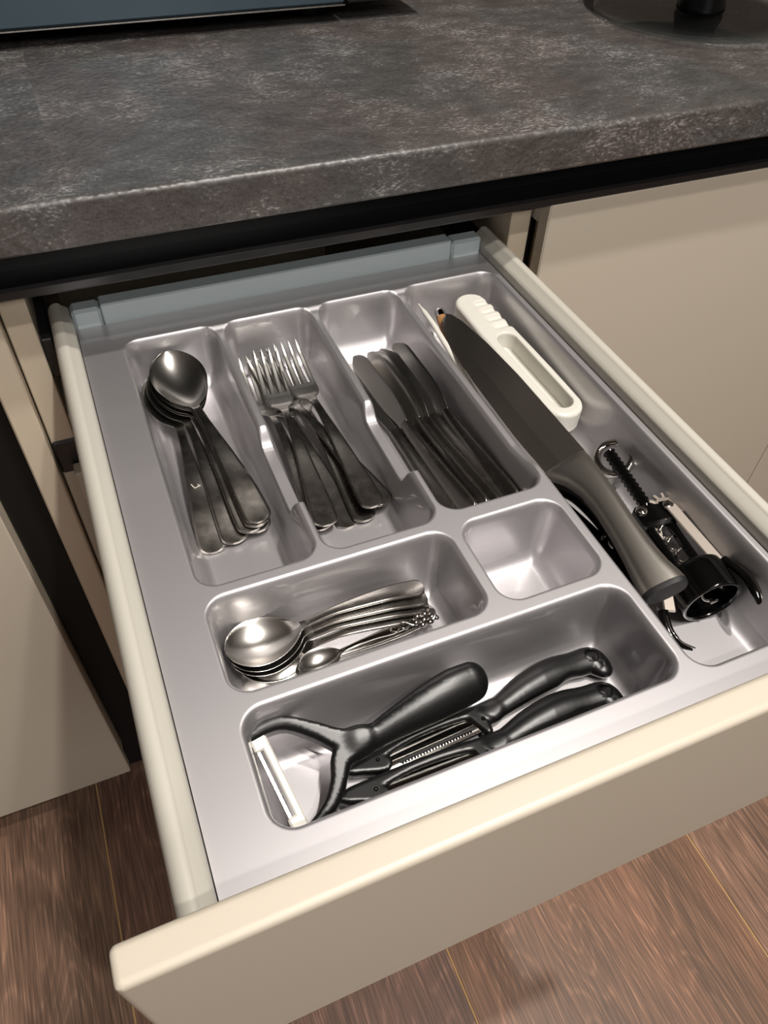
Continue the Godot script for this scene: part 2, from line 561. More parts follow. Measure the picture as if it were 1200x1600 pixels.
func drawer_unit() -> void:
	var t := thing("drawer_cabinet", "cream kitchen drawer cabinet with its top drawer pulled out, holding a grey cutlery tray", "cabinet")
	bx("side_panel", M.carcass, t, Vector3(-0.0672, 0.10, -1.09), Vector3(-0.0475, 0.829, -0.559), 0.001)
	bx("side_panel", M.carcass, t, Vector3(0.3695, 0.10, -1.09), Vector3(0.3905, 0.829, -0.559), 0.001)
	bx("cross_rail", M.carcass, t, Vector3(-0.047, 0.678, -0.62), Vector3(0.369, 0.700, -0.562), 0.001)
	bx("inner_grip", M.black, t, Vector3(-0.0672, 0.640, -0.60), Vector3(0.3905, 0.6775, -0.5565), 0.002)
	bx("lower_front", M.cream, t, Vector3(XL, 0.10, -0.556), Vector3(XR, 0.6516, -0.540), 0.0015)
	bx("back_board", M.carcass, t, Vector3(-0.047, 0.10, -1.09), Vector3(0.369, 0.829, -1.08))
	bx("runner", M.black, t, Vector3(-0.0472, 0.738, -1.0), Vector3(-0.0385, 0.775, -0.565), 0.001)
	bx("runner", M.black, t, Vector3(0.3685, 0.738, -1.0), Vector3(0.3693, 0.775, -0.565), 0.0002)
	# the drawer itself
	var d := Node3D.new(); d.name = "drawer"; t.add_child(d)
	var fr := MB.new()                                   # front with rounded edges
	var frc := Vector3((XL + XR) * 0.5, 0.7346, -0.0876)
	fr.field(func(p: Vector3): 
		var q := (p - frc).abs() - Vector3(0.2225 - 0.003, 0.0968 - 0.003, 0.0079 - 0.003)
		return Vector3(maxf(q.x, 0), maxf(q.y, 0), maxf(q.z, 0)).length() + minf(maxf(q.x, maxf(q.y, q.z)), 0) - 0.003
		, frc - Vector3(0.226, 0.1, 0.0115), frc + Vector3(0.226, 0.1, 0.0115), 0.0015)
	put(fr, "drawer_front", M.cream, d)
	var side := [[0, -0.075], [0, -0.0095], [0.6, -0.0078], [2.2, -0.0055], [6.0, -0.0026], [6.8, -0.0012], [8.0, -0.0004], [10.0, 0.0], [12.5, -0.0006], [14.8, -0.0022], [16.6, -0.005], [17.4, -0.0085], [17.5, -0.012], [17.5, -0.075]]
	for s in [-1, 1]:
		var b := MB.new()
		var rows := []
		for z in [-0.590, -0.0956]:
			var ring := PackedVector3Array()
			for p in side:
				ring.append(Vector3((-0.0195 if s < 0 else 0.3498) + s * p[0] * 0.001, 0.790 + p[1], z))
			rows.append(ring)
		b.surf(rows)
		put(b, "drawer_side", M.rail, d)
	bx("base_board", M.greyback, d, Vector3(-0.0195, 0.700, -0.59), Vector3(0.3498, 0.7135, -0.0956))
	bx("back_panel", M.greyback, d, Vector3(0.0035, 0.714, -0.5885), Vector3(0.3185, 0.7908, -0.5735), 0.0012)
	for x in [[-0.0195, 0.0030], [0.3190, 0.3498]]:
		bx("corner_bracket", M.greyback, d, Vector3(x[0], 0.714, -0.5885), Vector3(x[1], 0.7895, -0.5725), 0.0025)

# ================= cutlery tray =================
const POCKETS := [    # x0, x1, z0, z1 in millimetres
	[10.4, 88.6, -544.0, -279.5], [90.0, 170.8, -544.0, -279.5], [172.2, 251.4, -544.0, -283.0], [252.8, 345.6, -544.0, -126.0],
	[10.4, 169.5, -274.0, -205.0], [174.5, 248.6, -274.0, -205.0], [10.4, 248.6, -198.5, -128.5]]
const WALL := [[0.0, 0.0], [1.0, 0.35], [2.0, 1.6], [3.0, 5.0], [3.7, 11.0], [4.8, 28.0], [5.8, 36.5], [7.5, 42.5], [10.0, 46.8], [13.0, 49.6], [16.5, 51.0]]
var wall_tab := PackedFloat32Array()

func tray_height(x: float, z: float) -> float:
	var dep := 0.0
	var first := 1e9
	for p in POCKETS:
		var r := 15.0
		var qx: float = absf(x - (p[0] + p[1]) * 0.5) - (p[1] - p[0]) * 0.5 + r
		var qz: float = absf(z - (p[2] + p[3]) * 0.5) - (p[3] - p[2]) * 0.5 + r
		var mx := maxf(qx, 0.0)
		var mz := maxf(qz, 0.0)
		var sd: float = r - sqrt(mx * mx + mz * mz) - minf(maxf(qx, qz), 0.0)
		if sd > 0:
			var k := minf(sd * 10.0, 219.0)
			var i := int(k)
			dep = maxf(dep, lerpf(wall_tab[i], wall_tab[i + 1], k - i))
	var h := 51.0 - dep
	# the three long dividers sink below the rim
	if z < -270.0 and z > -560.0:
		var cap := 99.0
		if x > 76 and x < 182:
			cap = curve(z, [[-544.0, 53.0], [-537.0, 49.5], [-526.0, 45.0], [-512.0, 43.5], [-417.0, 43.5], [-413.0, 42.0], [-406.5, 31.0], [-402.0, 28.5], [-397.0, 28.0], [-341.0, 28.0], [-337.0, 31.0], [-331.0, 46.0], [-325.0, 53.0]])
		elif x > 238 and x < 267:
			cap = curve(z, [[-544.0, 53.0], [-537.0, 49.5], [-526.0, 45.0], [-512.0, 43.5], [-330.0, 43.5], [-296.0, 53.0]])
		var off := absf(x - (89.3 if x < 130 else (171.5 if x < 210 else 252.1)))
		cap += 0.35 * pow(maxf(0.0, off - 7.0), 2.0)
		if cap < 52.9: h = smin(h, cap + 3.0 * smoothstep(53.0, 48.0, cap), 14.0 * smoothstep(53.0, 48.0, cap))
	return h

func lines(marks: Array, a: float, b: float) -> PackedFloat32Array:   # grid lines, close together near the walls
	var out := PackedFloat32Array()
	var x := a
	while x < b:
		out.append(x)
		var d := 1e9
		for m in marks: d = minf(d, absf(x - m) if x > m - 9 else absf(x - (m - 9)) + 9)
		x += 0.55 if d < 8.5 else (1.2 if d < 18 else 3.0)
	out.append(b)
	return out

func tray() -> void:
	for i in 222: wall_tab.append(curve(i * 0.1, WALL))
	var xm := []
	var zm := []
	for p in POCKETS:
		for v in [p[0], p[1]]: if not xm.has(v): xm.append(v)
		for v in [p[2], p[3]]: if not zm.has(v): zm.append(v)
	zm.append_array([-408.0, -333.0])
	var xs := lines(xm, -18.9, 349.2)
	var zs := lines(zm, -572.0, -96.2)
	var b := MB.new()
	var nx := xs.size()
	var nz := zs.size()
	var hs := PackedFloat32Array(); hs.resize(nx * nz)
	for j in nz:
		for i in nx: hs[j * nx + i] = tray_height(xs[i], zs[j])
	for j in nz:
		for i in nx:
			b.v.append(V(xs[i], hs[j * nx + i], zs[j]))
			var i0 := maxi(i - 1, 0)
			var i1 := mini(i + 1, nx - 1)
			var j0 := maxi(j - 1, 0)
			var j1 := mini(j + 1, nz - 1)
			var gx := (hs[j * nx + i1] - hs[j * nx + i0]) / (xs[i1] - xs[i0])
			var gz := (hs[j1 * nx + i] - hs[j0 * nx + i]) / (zs[j1] - zs[j0])
			b.n.append(Vector3(-gx, 1, -gz).normalized())
			b.uv.append(Vector2(xs[i], zs[j]) * 0.001)
	for j in nz - 1:
		for i in nx - 1:
			var a := j * nx + i
			var c := a + nx
			if absf(hs[a] - hs[c + 1]) <= absf(hs[a + 1] - hs[c]): b.ix.append_array([a, a + 1, c + 1, a, c + 1, c])
			else: b.ix.append_array([a, a + 1, c, a + 1, c + 1, c])
	# outer skirt so that the sheet has an edge
	var rim := [Vector2(-18.9, -572), Vector2(349.2, -572), Vector2(349.2, -96.2), Vector2(-18.9, -96.2)]
	for k in 4:
		var p: Vector2 = rim[k]
		var q: Vector2 = rim[(k + 1) % 4]
		var mid := V(165, 30, -334)
		b.flat([V(p.x, 51, p.y) - mid, V(q.x, 51, q.y) - mid, V(q.x, -1, q.y) - mid, V(p.x, -1, p.y) - mid], mid)
	tag(put(b, "cutlery_tray", M.tray), "glossy grey plastic cutlery tray with seven compartments filling the drawer", "cutlery tray")

# ================= cutlery =================
# a: tip, b: handle end (world points); la, lb the same points in the piece's own millimetres
func lay(o: Node3D, a: Vector3, b: Vector3, la: Vector2, lb: Vector2, roll := 0.0, size := 1.0) -> void:
	var d := b - a
	var dl := lb - la
	var flat_dir := Vector3(d.x, 0, d.z).normalized()
	var pitch := atan2(d.y, Vector2(d.x, d.z).length()) - atan2(dl.y, dl.x)
	var z := flat_dir.cross(Vector3.UP).normalized()
	var bs := Basis(flat_dir, Vector3.UP, z) 
	bs = bs * Basis(Vector3(0, 0, 1), pitch) * Basis(Vector3.RIGHT, roll)
	bs = bs.scaled(Vector3.ONE * size)
	o.transform = Transform3D(bs, a - bs * Vector3(la.x * 0.001, la.y * 0.001, 0))

func handle_stations(x0: float, x1: float, ytab: Array, wtab: Array, th: float, crown := -0.35) -> Array:
	var st := []
	var n := 26
	for i in n + 1:
		var x := x1 - (x1 - x0) * pow(1.0 - float(i) / n, 1.7)
		var e := x1 - x
		var w := curve(x, wtab)
		if e < w * 0.7: w *= maxf(0.3, pow(1 - pow(1 - e / (w * 0.7), 2.6), 0.42))
		st.append([x, curve(x, ytab), w, w, th * (1.0 if x > x0 + 12 else 0.85), crown * minf(1, w / 6)])
	return st

func make_spoon(L: float, bowl: float, half: float, depth: float, neck: float, wide: float, tilt: float, label: String, called: String, cat: String, group: String) -> Node3D:
	var t := thing(called, label, cat, group)
	var b := MB.new()
	var st := []
	var n := 22
	for i in n + 1:
		var u := 0.004 + 0.996 * i / n
		var x := bowl * 1.12 * u
		var q := minf(u * 1.12, 1.12)
		var w: float = half * pow(maxf(0.0, sin(PI * pow(clampf(q, 0.0, 1.0), 0.82))), 0.62)
		w = maxf(w, neck * smoothstep(0.75, 1.02, q))
		w = maxf(w, 0.4)
		var rim: float = depth * 0.92 + 2.2 * pow(1 - clampf(q, 0, 1), 2) + tilt * (1 - clampf(q, 0, 1)) + 3.0 * smoothstep(0.8, 1.12, q)
		var dd: float = depth * pow(maxf(0.0, sin(PI * pow(clampf(q, 0.0, 1.0), 0.9))), 0.75)
		dd = maxf(dd - 0.0, 0.0)
		st.append([x, rim - dd, w, w, 1.3, dd])
	b.strip(st, 15, 0.7)
	put(b, "bowl", M.mirror, t)
	var h := MB.new()
	var yn: float = st[n][1]
	h.strip(handle_stations(bowl * 1.11, L, [[bowl * 1.1, yn + 0.2], [bowl * 1.35, yn + 1.8], [L * 0.55, yn + 2.0], [L * 0.8, yn - 1.0], [L, 2.4]],
		[[bowl * 1.1, neck], [bowl * 1.35, neck * 1.02], [L * 0.7, lerpf(neck, wide, 0.55)], [L * 0.93, wide], [L, wide * 0.97]], 2.2), 9, 0.6)
	put(h, "handle", M.handle, t)
	return t

func copy_of(t: Node3D, label: String) -> Node3D:
	var c: Node3D = t.duplicate()
	c.name = numbered(String(t.name).rstrip("0123456789_")); add_child(c)
	c.set_meta("label", label)
	return c

func spoons() -> void:
	var data := [   # tip, handle end; bottom of the stack first
		[Vector3(38, 25, -534), Vector3(31.4, 2.4, -349.5), "tablespoon lowest in the stack, its handle farthest left"],
		[Vector3(40, 28, -535), Vector3(47.8, 4.5, -349), "tablespoon in the stack whose handle end is second from the left"],
		[Vector3(41, 30.5, -535.5), Vector3(66.4, 7, -347.6), "tablespoon with its handle end peeping out at the right below the stack"],
		[Vector3(42, 33, -536), Vector3(60.5, 9.5, -350), "tablespoon with its handle end third from the left in the stack"],
		[Vector3(43, 35.5, -536), Vector3(66.0, 13, -350), "tablespoon second from the top of the stack"],
		[Vector3(43.3, 39, -536.5), Vector3(66.4, 16.5, -355), "tablespoon on top of the stack, its bowl mirroring the light"]]
	var t: Node3D = null
	for i in data.size():
		var s = data[i]
		if t == null: t = make_spoon(188, 64, 21.8, 9.6, 3.3, 9.8, 9.0, "polished steel " + s[2], "tablespoon", "spoon", "tablespoons in the left compartment")
		var o := t if i == 0 else copy_of(t, "polished steel " + s[2])
		lay(o, V(s[0].x, s[0].y + 0.0, s[0].z), V(s[1].x, s[1].y, s[1].z), Vector2(0, 19.8), Vector2(188, 1.6))
	engrave(t)

func engrave(o: Node3D) -> void:                         # the small tick mark on one handle
	var b := MB.new()
	var marks := [[Vector3(130.5, 0, 3.2), Vector3(134.6, 0, 1.6)], [Vector3(134.6, 0, 1.6), Vector3(133.4, 0, -2.8)], [Vector3(133.4, 0, -2.8), Vector3(132.0, 0, -1.2)]]
	for m in marks:
		var d: Vector3 = m[1] - m[0]
		b.tf = Transform3D(Basis(Vector3.UP, -atan2(d.z, d.x)), Vector3.ZERO)
		b.tf.origin = ((m[0] + m[1]) * 0.5 + Vector3(0, 13.05, 0)) * 0.001
		b.box(Vector3.ZERO, Vector3(d.length() + 0.6, 0.5, 0.8) * 0.001, 0.0001)
	put(b, "tick_mark", M.rail, o)

func make_fork(label: String) -> Node3D:
	var t := thing("table_fork", label, "fork", "table forks in the second compartment")
	var ytab := [[0.0, 20.5], [12.0, 14.2], [28.0, 7.8], [46.0, 2.8], [58.0, 2.2], [70.0, 6.5], [82.0, 9.0], [115.0, 9.5], [160.0, 6.0], [203.0, 2.6]]
	var h := MB.new()
	h.strip(handle_stations(72, 203, ytab, [[72, 3.6], [82, 3.3], [100, 3.8], [150, 7.0], [190, 9.6], [203, 9.3]], 2.3), 9, 0.6)
	put(h, "handle", M.handle, t)
	var b := MB.new()
	var st := []
	for i in 15:
		var x := 44.0 + i * 2.05
		st.append([x, curve(x, ytab), curve(x, [[44, 12.4], [54, 12.2], [60, 10.0], [66, 5.4], [73, 3.6]]), 0.0, 1.9, 0.4])
		st[i][3] = st[i][2]
	b.strip(st, 9, 0.7)
	var head := put(b, "head", M.steel, t)
	var first: MeshInstance3D = null
	for k in 4:
		if first == null:
			var q := MB.new()
			var sq := []
			for i in 13:
				var x := 0.6 + i * 3.75
				var w := curve(x, [[0.0, 0.35], [3.0, 1.0], [12.0, 1.75], [46.0, 2.15]])
				sq.append([x, curve(x, ytab), w, w, 1.9, 0.0])
			q.strip(sq, 5, 0.6)
			first = put(q, "tine", M.steel, head)
			first.position.z = -0.0102
		else:
			again(first, head, Transform3D(Basis(), Vector3(0, 0, -0.0102 + k * 0.0068)))
	return t

func forks() -> void:
	var data := [
		[Vector3(119, 21, -527), Vector3(127.0, 2.8, -347), "steel table fork at the bottom, its handle end between the two fork bundles"],
		[Vector3(110, 24, -529), Vector3(107.5, 6, -342), "steel table fork lying beneath the front left fork, its tines showing farthest left"],
		[Vector3(136, 22, -527), Vector3(140.0, 5, -345), "steel table fork lying beneath the right fork, its handle end just left of it"],
		[Vector3(115, 27, -527), Vector3(155.0, 12, -346), "steel table fork lying slantwise across the compartment under the others"],
		[Vector3(122.7, 30, -526), Vector3(110.2, 12, -336.5), "steel table fork on top at the left, its handle end lowest in the compartment"],
		[Vector3(140.9, 31, -529), Vector3(146.6, 15, -342), "steel table fork on top at the right, its tines reaching farthest up"]]
	var t: Node3D = null
	for i in data.size():
		var s = data[i]
		if t == null: t = make_fork(s[2])
		var o := t if i == 0 else copy_of(t, s[2])
		lay(o, V(s[0].x, s[0].y, s[0].z), V(s[1].x, s[1].y, s[1].z), Vector2(0, 20.5), Vector2(203, 2.6), 0.0, 0.945)

func make_knife(label: String) -> Node3D:
	var t := thing("table_knife", label, "knife", "table knives in the third compartment")
	var b := MB.new()
	var st := []
	for i in 25:
		var x := 0.3 + i * 4.05
		var lo := curve(x, [[0, 0.5], [3, 4.0], [8, 7.2], [16, 9.6], [60, 9.8], [84, 8.0], [98, 4.6]])
		var hi := curve(x, [[0, 0.5], [2, 3.4], [6, 6.2], [14, 7.6], [70, 7.4], [98, 4.6]])
		st.append([x, 0.8, lo, hi, lerpf(1.3, 2.6, smoothstep(60, 98, x)), 0.0])
	b.strip(st, 9, 0.4)
	put(b, "blade", M.mirror, t)
	var h := MB.new()
	h.strip(handle_stations(96, 205, [[96, 1.4], [110, 2.2], [180, 2.8], [205, 2.6]], [[96, 4.6], [112, 5.2], [170, 7.8], [195, 9.2], [205, 8.8]], 5.0, -1.6), 9, 0.6)
	put(h, "handle", M.handle, t)
	return t

func knives() -> void:
	var data := [   # tip, end, roll, label
		[Vector3(192, 4, -513), Vector3(201.5, 6, -309), 0.05, "steel table knife lying flat at the left of the knife pile"],
		[Vector3(204, 5, -514), Vector3(214.0, 6, -307), -0.1, "steel table knife lying flat at the bottom middle of the knife pile"],
		[Vector3(198, 12, -511), Vector3(209.5, 12, -307), 0.95, "steel table knife standing on its edge, second from the left in the pile"],
		[Vector3(211, 13, -510), Vector3(218.5, 13, -306), 1.05, "steel table knife standing on its edge in the middle of the pile"],
		[Vector3(216, 14, -508), Vector3(226.0, 14, -305), 0.75, "steel table knife on edge, third from the right of the pile"],
		[Vector3(222, 16, -508), Vector3(233.0, 16, -306), 0.35, "steel table knife lying tilted on top of the pile, its blade dark"],
		[Vector3(233, 21, -505), Vector3(239.0, 19, -302), 0.85, "steel table knife leaning against the right wall of the compartment"]]
	var t: Node3D = null
	for i in data.size():
		var s = data[i]
		if t == null: t = make_knife(s[3])
		var o := t if i == 0 else copy_of(t, s[3])
		lay(o, V(s[0].x, s[0].y, s[0].z), V(s[1].x, s[1].y, s[1].z), Vector2(0, 0), Vector2(205, 0), s[2])

func teaspoons() -> void:
	var g := "teaspoons in the wide compartment"
	var data := [
		[Vector3(19, 9.5, -239), Vector3(141.0, 3.5, -240), 0.0, "steel teaspoon lying bowl down at the front of the compartment", true],
		[Vector3(21, 13, -247), Vector3(141.5, 6, -244), 0.0, "steel teaspoon lying under the top three, its handle end lowest", false],
		[Vector3(17.5, 17.5, -250), Vector3(142, 12, -247), 0.0, "steel teaspoon third from the top of the teaspoon stack", false],
		[Vector3(17.0, 20.5, -251), Vector3(142.5, 17, -250), 0.0, "steel teaspoon second from the top of the teaspoon stack", false],
		[Vector3(16.5, 24, -252), Vector3(142.8, 22, -255), 0.0, "steel teaspoon on top of the stack, its wide bowl mirroring the drawer", false]]
	var t: Node3D = null
	for i in data.size():
		var s = data[i]
		if t == null: t = make_spoon(130, 48, 17, 7.5, 2.6, 6.2, 2.0, s[3], "teaspoon", "spoon", g)
		var o := t if i == 0 else copy_of(t, s[3])
		lay(o, V(s[0].x, s[0].y, s[0].z), V(s[1].x, s[1].y, s[1].z), Vector2(0, 10.8), Vector2(130, 1.6))
		if s[4]:                                       # bowl down
			lay(o, V(s[0].x, 2.5, s[0].z), V(s[1].x, 10, s[1].z), Vector2(0, -8.6), Vector2(128, -1.6), PI)
			var a := V(s[0].x, 3.0, s[0].z)
			var e := V(s[1].x, 6.5, s[1].z)
			lay(o, a, e, Vector2(0, 0), Vector2(128, 0), 0.0)
			o.transform.basis = o.transform.basis * Basis(Vector3.RIGHT, PI)
			o.position = a + Vector3(0, 0.0075, 0)
	# small ornamental spoon
	var u := thing("sugar_spoon", "small silver sugar spoon with an ornate floral handle end", "spoon")
	var b := MB.new()
	var st := []
	for i in 19:
		var q := 0.004 + i * 1.1 / 18
		var w := maxf(9.2 * pow(maxf(0.0, sin(PI * pow(clampf(q, 0, 1), 0.85))), 0.6), 1.4 * smoothstep(0.7, 1.0, q))
		var dd := 5.0 * pow(maxf(0.0, sin(PI * pow(clampf(q, 0, 1), 0.9))), 0.8)
		st.append([28.0 * q, 5.0 - dd + 1.6 * smoothstep(0.8, 1.1, q), maxf(w, 0.3), maxf(w, 0.3), 1.1, dd])
	b.strip(st, 13, 0.7)
	put(b, "bowl", M.mirror, u)
	var h := MB.new()
	h.strip(handle_stations(30.5, 74, [[30, 6.6], [45, 7.6], [74, 4.6]], [[30, 1.4], [50, 1.6], [62, 2.4], [74, 2.0]], 1.7, -0.3), 7, 0.6)
	put(h, "handle", M.chrome, u)
	var fl := MB.new()
	for k in 2:                                        # entwined tendrils, then a head of leaves and petals
		var pts := []
		for i in 13: pts.append(Vector3(62 + i * 1.3, 5.2 + 0.4 * sin(i * 0.9 + k * PI), 2.4 * sin(i * 0.62 + k * PI)) * 0.001)
		fl.tube(pts, 0.0008, 8)
	var spots := [[80, 0, 3.2], [83, 3.6, 2.8], [83, -3.6, 2.8], [86, 0, 3.4], [88.5, 3.6, 3.0], [88.5, -3.4, 3.0], [91.5, 0.4, 3.2], [93.6, 3.0, 2.2], [93.4, -2.4, 2.2]]
	for s in spots:
		var c := Vector3(s[0], 4.6, s[1]) * 0.001
		fl.lathe([Vector2(0.0002, 0.0012), Vector2(s[2] * 0.00035, 0.0016), Vector2(s[2] * 0.00075, 0.0010), Vector2(s[2] * 0.001, 0.0), Vector2(s[2] * 0.0007, -0.0012)], c, 12)
		fl.lathe([Vector2(0.0001, 0.0026), Vector2(s[2] * 0.00022, 0.0022), Vector2(s[2] * 0.0003, 0.001)], c, 8)
	put(fl, "floral_end", M.chrome, u)
	lay(u, V(54.5, 17, -229), V(145, 12, -238.5), Vector2(0, 5.0), Vector2(95, 4.6))

# ================= peelers in the front compartment =================
func seg_dist(p: Vector2, a: Vector2, b: Vector2, ra: float, rb: float) -> float:
	var ab := b - a
	var t := clampf((p - a).dot(ab) / ab.length_squared(), 0, 1)
	return p.distance_to(a + ab * t) - lerpf(ra, rb, t)

func fine(pts: Array, n := 4) -> Array:                   # [x, z, radius] rounded off into a smooth path
	return smooth(pts.map(func(p): return Vector3(p[0], p[1], p[2])), n)

func chain(p: Vector2, pts: Array) -> float:              # distance to a path of varying radius
	var d := 1e9
	for i in pts.size() - 1:
		var a: Vector3 = pts[i]
		var b: Vector3 = pts[i + 1]
		d = minf(d, seg_dist(p, Vector2(a.x, a.y), Vector2(b.x, b.y), a.z, b.z))
	return d

# round body along a path, flattened in height
func ellip(p: Vector2, y: float, pts: Array, flat: float) -> float:
	var best := 1e9
	var dist := 0.0
	var rad := 1.0
	for i in pts.size() - 1:
		var a: Vector3 = pts[i]
		var b: Vector3 = pts[i + 1]
		var u := Vector2(b.x - a.x, b.y - a.y)
		var t := clampf((p - Vector2(a.x, a.y)).dot(u) / u.length_squared(), 0, 1)
		var d := p.distance_to(Vector2(a.x, a.y) + u * t)
		var r := lerpf(a.z, b.z, t)
		if d - r < best:
			best = d - r; dist = d; rad = r
	return (sqrt(pow(dist / rad, 2) + pow(y / (rad * flat), 2)) - 1.0) * rad * flat

# a plan outline (negative inside) given a rounded thickness
func slab(d2: float, y: float, half: float, round_r: float) -> float:
	var qx := d2 + round_r
	var qy := absf(y) - half + round_r
	return Vector2(maxf(qx, 0), maxf(qy, 0)).length() + minf(maxf(qx, qy), 0) - round_r

func peelers() -> void:
	# Y peeler
	var t := thing("y_peeler", "black Y-shaped peeler with a white blade holder across its fork", "peeler")
	var grip := fine([[70, -173.5, 6.5], [80, -173.5, 6.4], [92, -175.6, 7.6], [112, -178.6, 9.8], [130, -181.0, 10.9], [142.5, -182.0, 10.2]], 6)
	var arm1 := fine([[72, -173.5, 6.0], [61, -176.5, 5.6], [49, -185.5, 4.2], [36, -193.5, 3.4], [25, -194.8, 3.2], [16, -193.0, 3.0]])
	var arm2 := fine([[70, -173.0, 6.4], [58.5, -168.5, 5.8], [53.0, -159, 4.4], [46.5, -151, 3.8], [40, -146.6, 3.2], [33.5, -143.6, 2.6]])
	var body := func(p: Vector3):                       # the whole peeler lies tilted, its rear edge up against the wall
		var q := p * 1000.0
		var y := q.y - (7.5 + 0.40 * (-142.0 - q.z))
		var f := Vector2(q.x, q.z)
		var g := ellip(f, y, grip, 0.78)
		var a := smin(chain(f, arm1), chain(f, arm2), 2.0)
		return smin(g, slab(a, y, 4.8, 2.8), 4.0) * 0.00094
	var b := MB.new()
	b.tf = Transform3D(Basis(), Vector3(0, TF, 0))
	b.field(body, Vector3(0.010, 0.001, -0.202), Vector3(0.158, 0.038, -0.137), 0.0012)
	put(b, "frame", M.blackplastic, t)
	t.position = Vector3(-0.0004, 0.0035, 0.0028)
	var hb := V(19.3, 28.5, -193.5)
	var he := V(27.8, 8.4, -144.5)
	var bs := along(hb, he)
	var L := hb.distance_to(he)
	var w := MB.new(); w.tf = Transform3D(bs, hb)
	w.box(Vector3(L * 0.5, 0.0, -0.0018), Vector3(L, 0.0036, 0.0044), 0.0009)
	w.box(Vector3(0.004, 0.0, 0.0004), Vector3(0.009, 0.0042, 0.0088), 0.001)
	w.box(Vector3(L - 0.004, 0.0, 0.0004), Vector3(0.009, 0.0042, 0.0088), 0.001)
	put(w, "blade_holder", M.white, t)
	var bl := MB.new(); bl.tf = Transform3D(bs, hb)
	bl.box(Vector3(L * 0.5, -0.0002, 0.0030), Vector3(L - 0.016, 0.0010, 0.0022), 0.0003)
	put(bl, "blade", M.handle, t)
	# two swivel peelers
	var sg := MB.new()
	var hand := fine([[150, -166.5, 6.5], [160, -168.6, 6.8], [178, -173.0, 8.8], [198, -175.6, 9.6], [214, -175.4, 8.6], [225, -174.8, 9.0], [228.0, -171.0, 8.2], [229.5, -167.0, 6.4]])
	var bar := fine([[64, -164.6, 4.2], [76, -166.4, 4.2], [100, -169.6, 3.0], [124, -170.6, 3.1], [142, -169.4, 4.0], [152, -167.0, 6.2]])
	var tip := fine([[58, -163.6, 1.4], [66, -163.6, 4.2], [76, -162.4, 5.8], [81, -160.8, 5.0]])
	var lobe := fine([[140, -167.0, 4.0], [143, -160.5, 3.8], [144, -156.5, 3.0]])
	sg.tf = Transform3D(Basis(), Vector3(0, TF, 0))
	sg.field(func(p: Vector3):
		var q := p * 1000.0
		var f := Vector2(q.x, q.z)
		var y0 := lin(q.x, [[55.0, 8.0], [80.0, 5.5], [150.0, 6.5], [190.0, 8.0], [235.0, 6.5]])
		var d := ellip(f, q.y - y0, hand, 0.72)
		# finger hollow on the near side
		d = -smin(-d, f.distance_to(Vector2(207, -156.5)) - 10.5, 4.0)
		d = -smin(-d, Vector2(q.x - 226.0, q.z + 175.6).length() - 4.3, 0.5)
		var a := smin(smin(chain(f, bar), chain(f, tip), 2.5), chain(f, lobe), 2.0)
		return smin(d, slab(a, q.y - y0, 4.0, 2.6), 3.0) * 0.001
		, Vector3(0.053, -0.0015, -0.188), Vector3(0.241, 0.0180, -0.150), 0.0009)
	var s1 := thing("swivel_peeler", "black swivel peeler behind the other, its serrated blade showing", "peeler", "swivel peelers beside the Y peeler")
	put(sg, "handle", M.blackplastic, s1)
	var sb := MB.new()
	sb.tf = Transform3D(Basis(Vector3(0.9985, 0, -0.055), Vector3.UP, Vector3(0.055, 0, 0.9985)), V(112, 6.0, -161.2))
	var rows := []
	for x in [-31.0, -29.0, 29.0, 31.0]:
		var ring := PackedVector3Array()
		var k := 0.86 if absf(x) > 30 else 1.0
		for i in 9: 
			var a := lerpf(-1.25, 1.25, i / 8.0)
			ring.append(Vector3(x, 2.2 * cos(a) * k, 6.2 * sin(a) * k) * 0.001)
		for i in 9:
			var a := lerpf(1.25, -1.25, i / 8.0)
			ring.append(Vector3(x, 2.2 * cos(a) * k - 0.8, 5.6 * sin(a) * k) * 0.001)
		rows.append(ring)
	sb.surf(rows)
	var blade := put(sb, "blade", M.chrome, s1)
	var sl := MB.new(); sl.tf = sb.tf
	sl.box(Vector3(1, 2.25, 1.9) * 0.001, Vector3(48, 0.7, 2.0) * 0.001, 0.0002)
	put(sl, "slot", M.blackmatt, blade)
	var te := MB.new(); te.tf = sb.tf
	for i in 24:
		te.box(Vector3(-21.5 + i * 1.9, 2.55, 3.1) * 0.001, Vector3(1.1, 0.7, 1.5) * 0.001, 0.0002)
	var teeth := put(te, "serration", M.chrome, blade)
	teeth.set_meta("kind", "stuff")
	for q in [[78.0, 9.4, -163.2], [144.0, 10.4, -163.0]]:
		var pn := MB.new()
		pn.lathe([Vector2(0.0001, 0.0008), Vector2(0.0012, 0.0006), Vector2(0.0015, -0.0006)], V(q[0], q[1], q[2]), 14)
		put(pn, "pivot", M.blackgloss, s1)
	var s2 := copy_of(s1, "black swivel peeler nearest the drawer front, partly hidden by the tray edge")
	s2.rotation.y = -0.06
	s2.position = Vector3(-0.0172, 0.002, 0.0108)

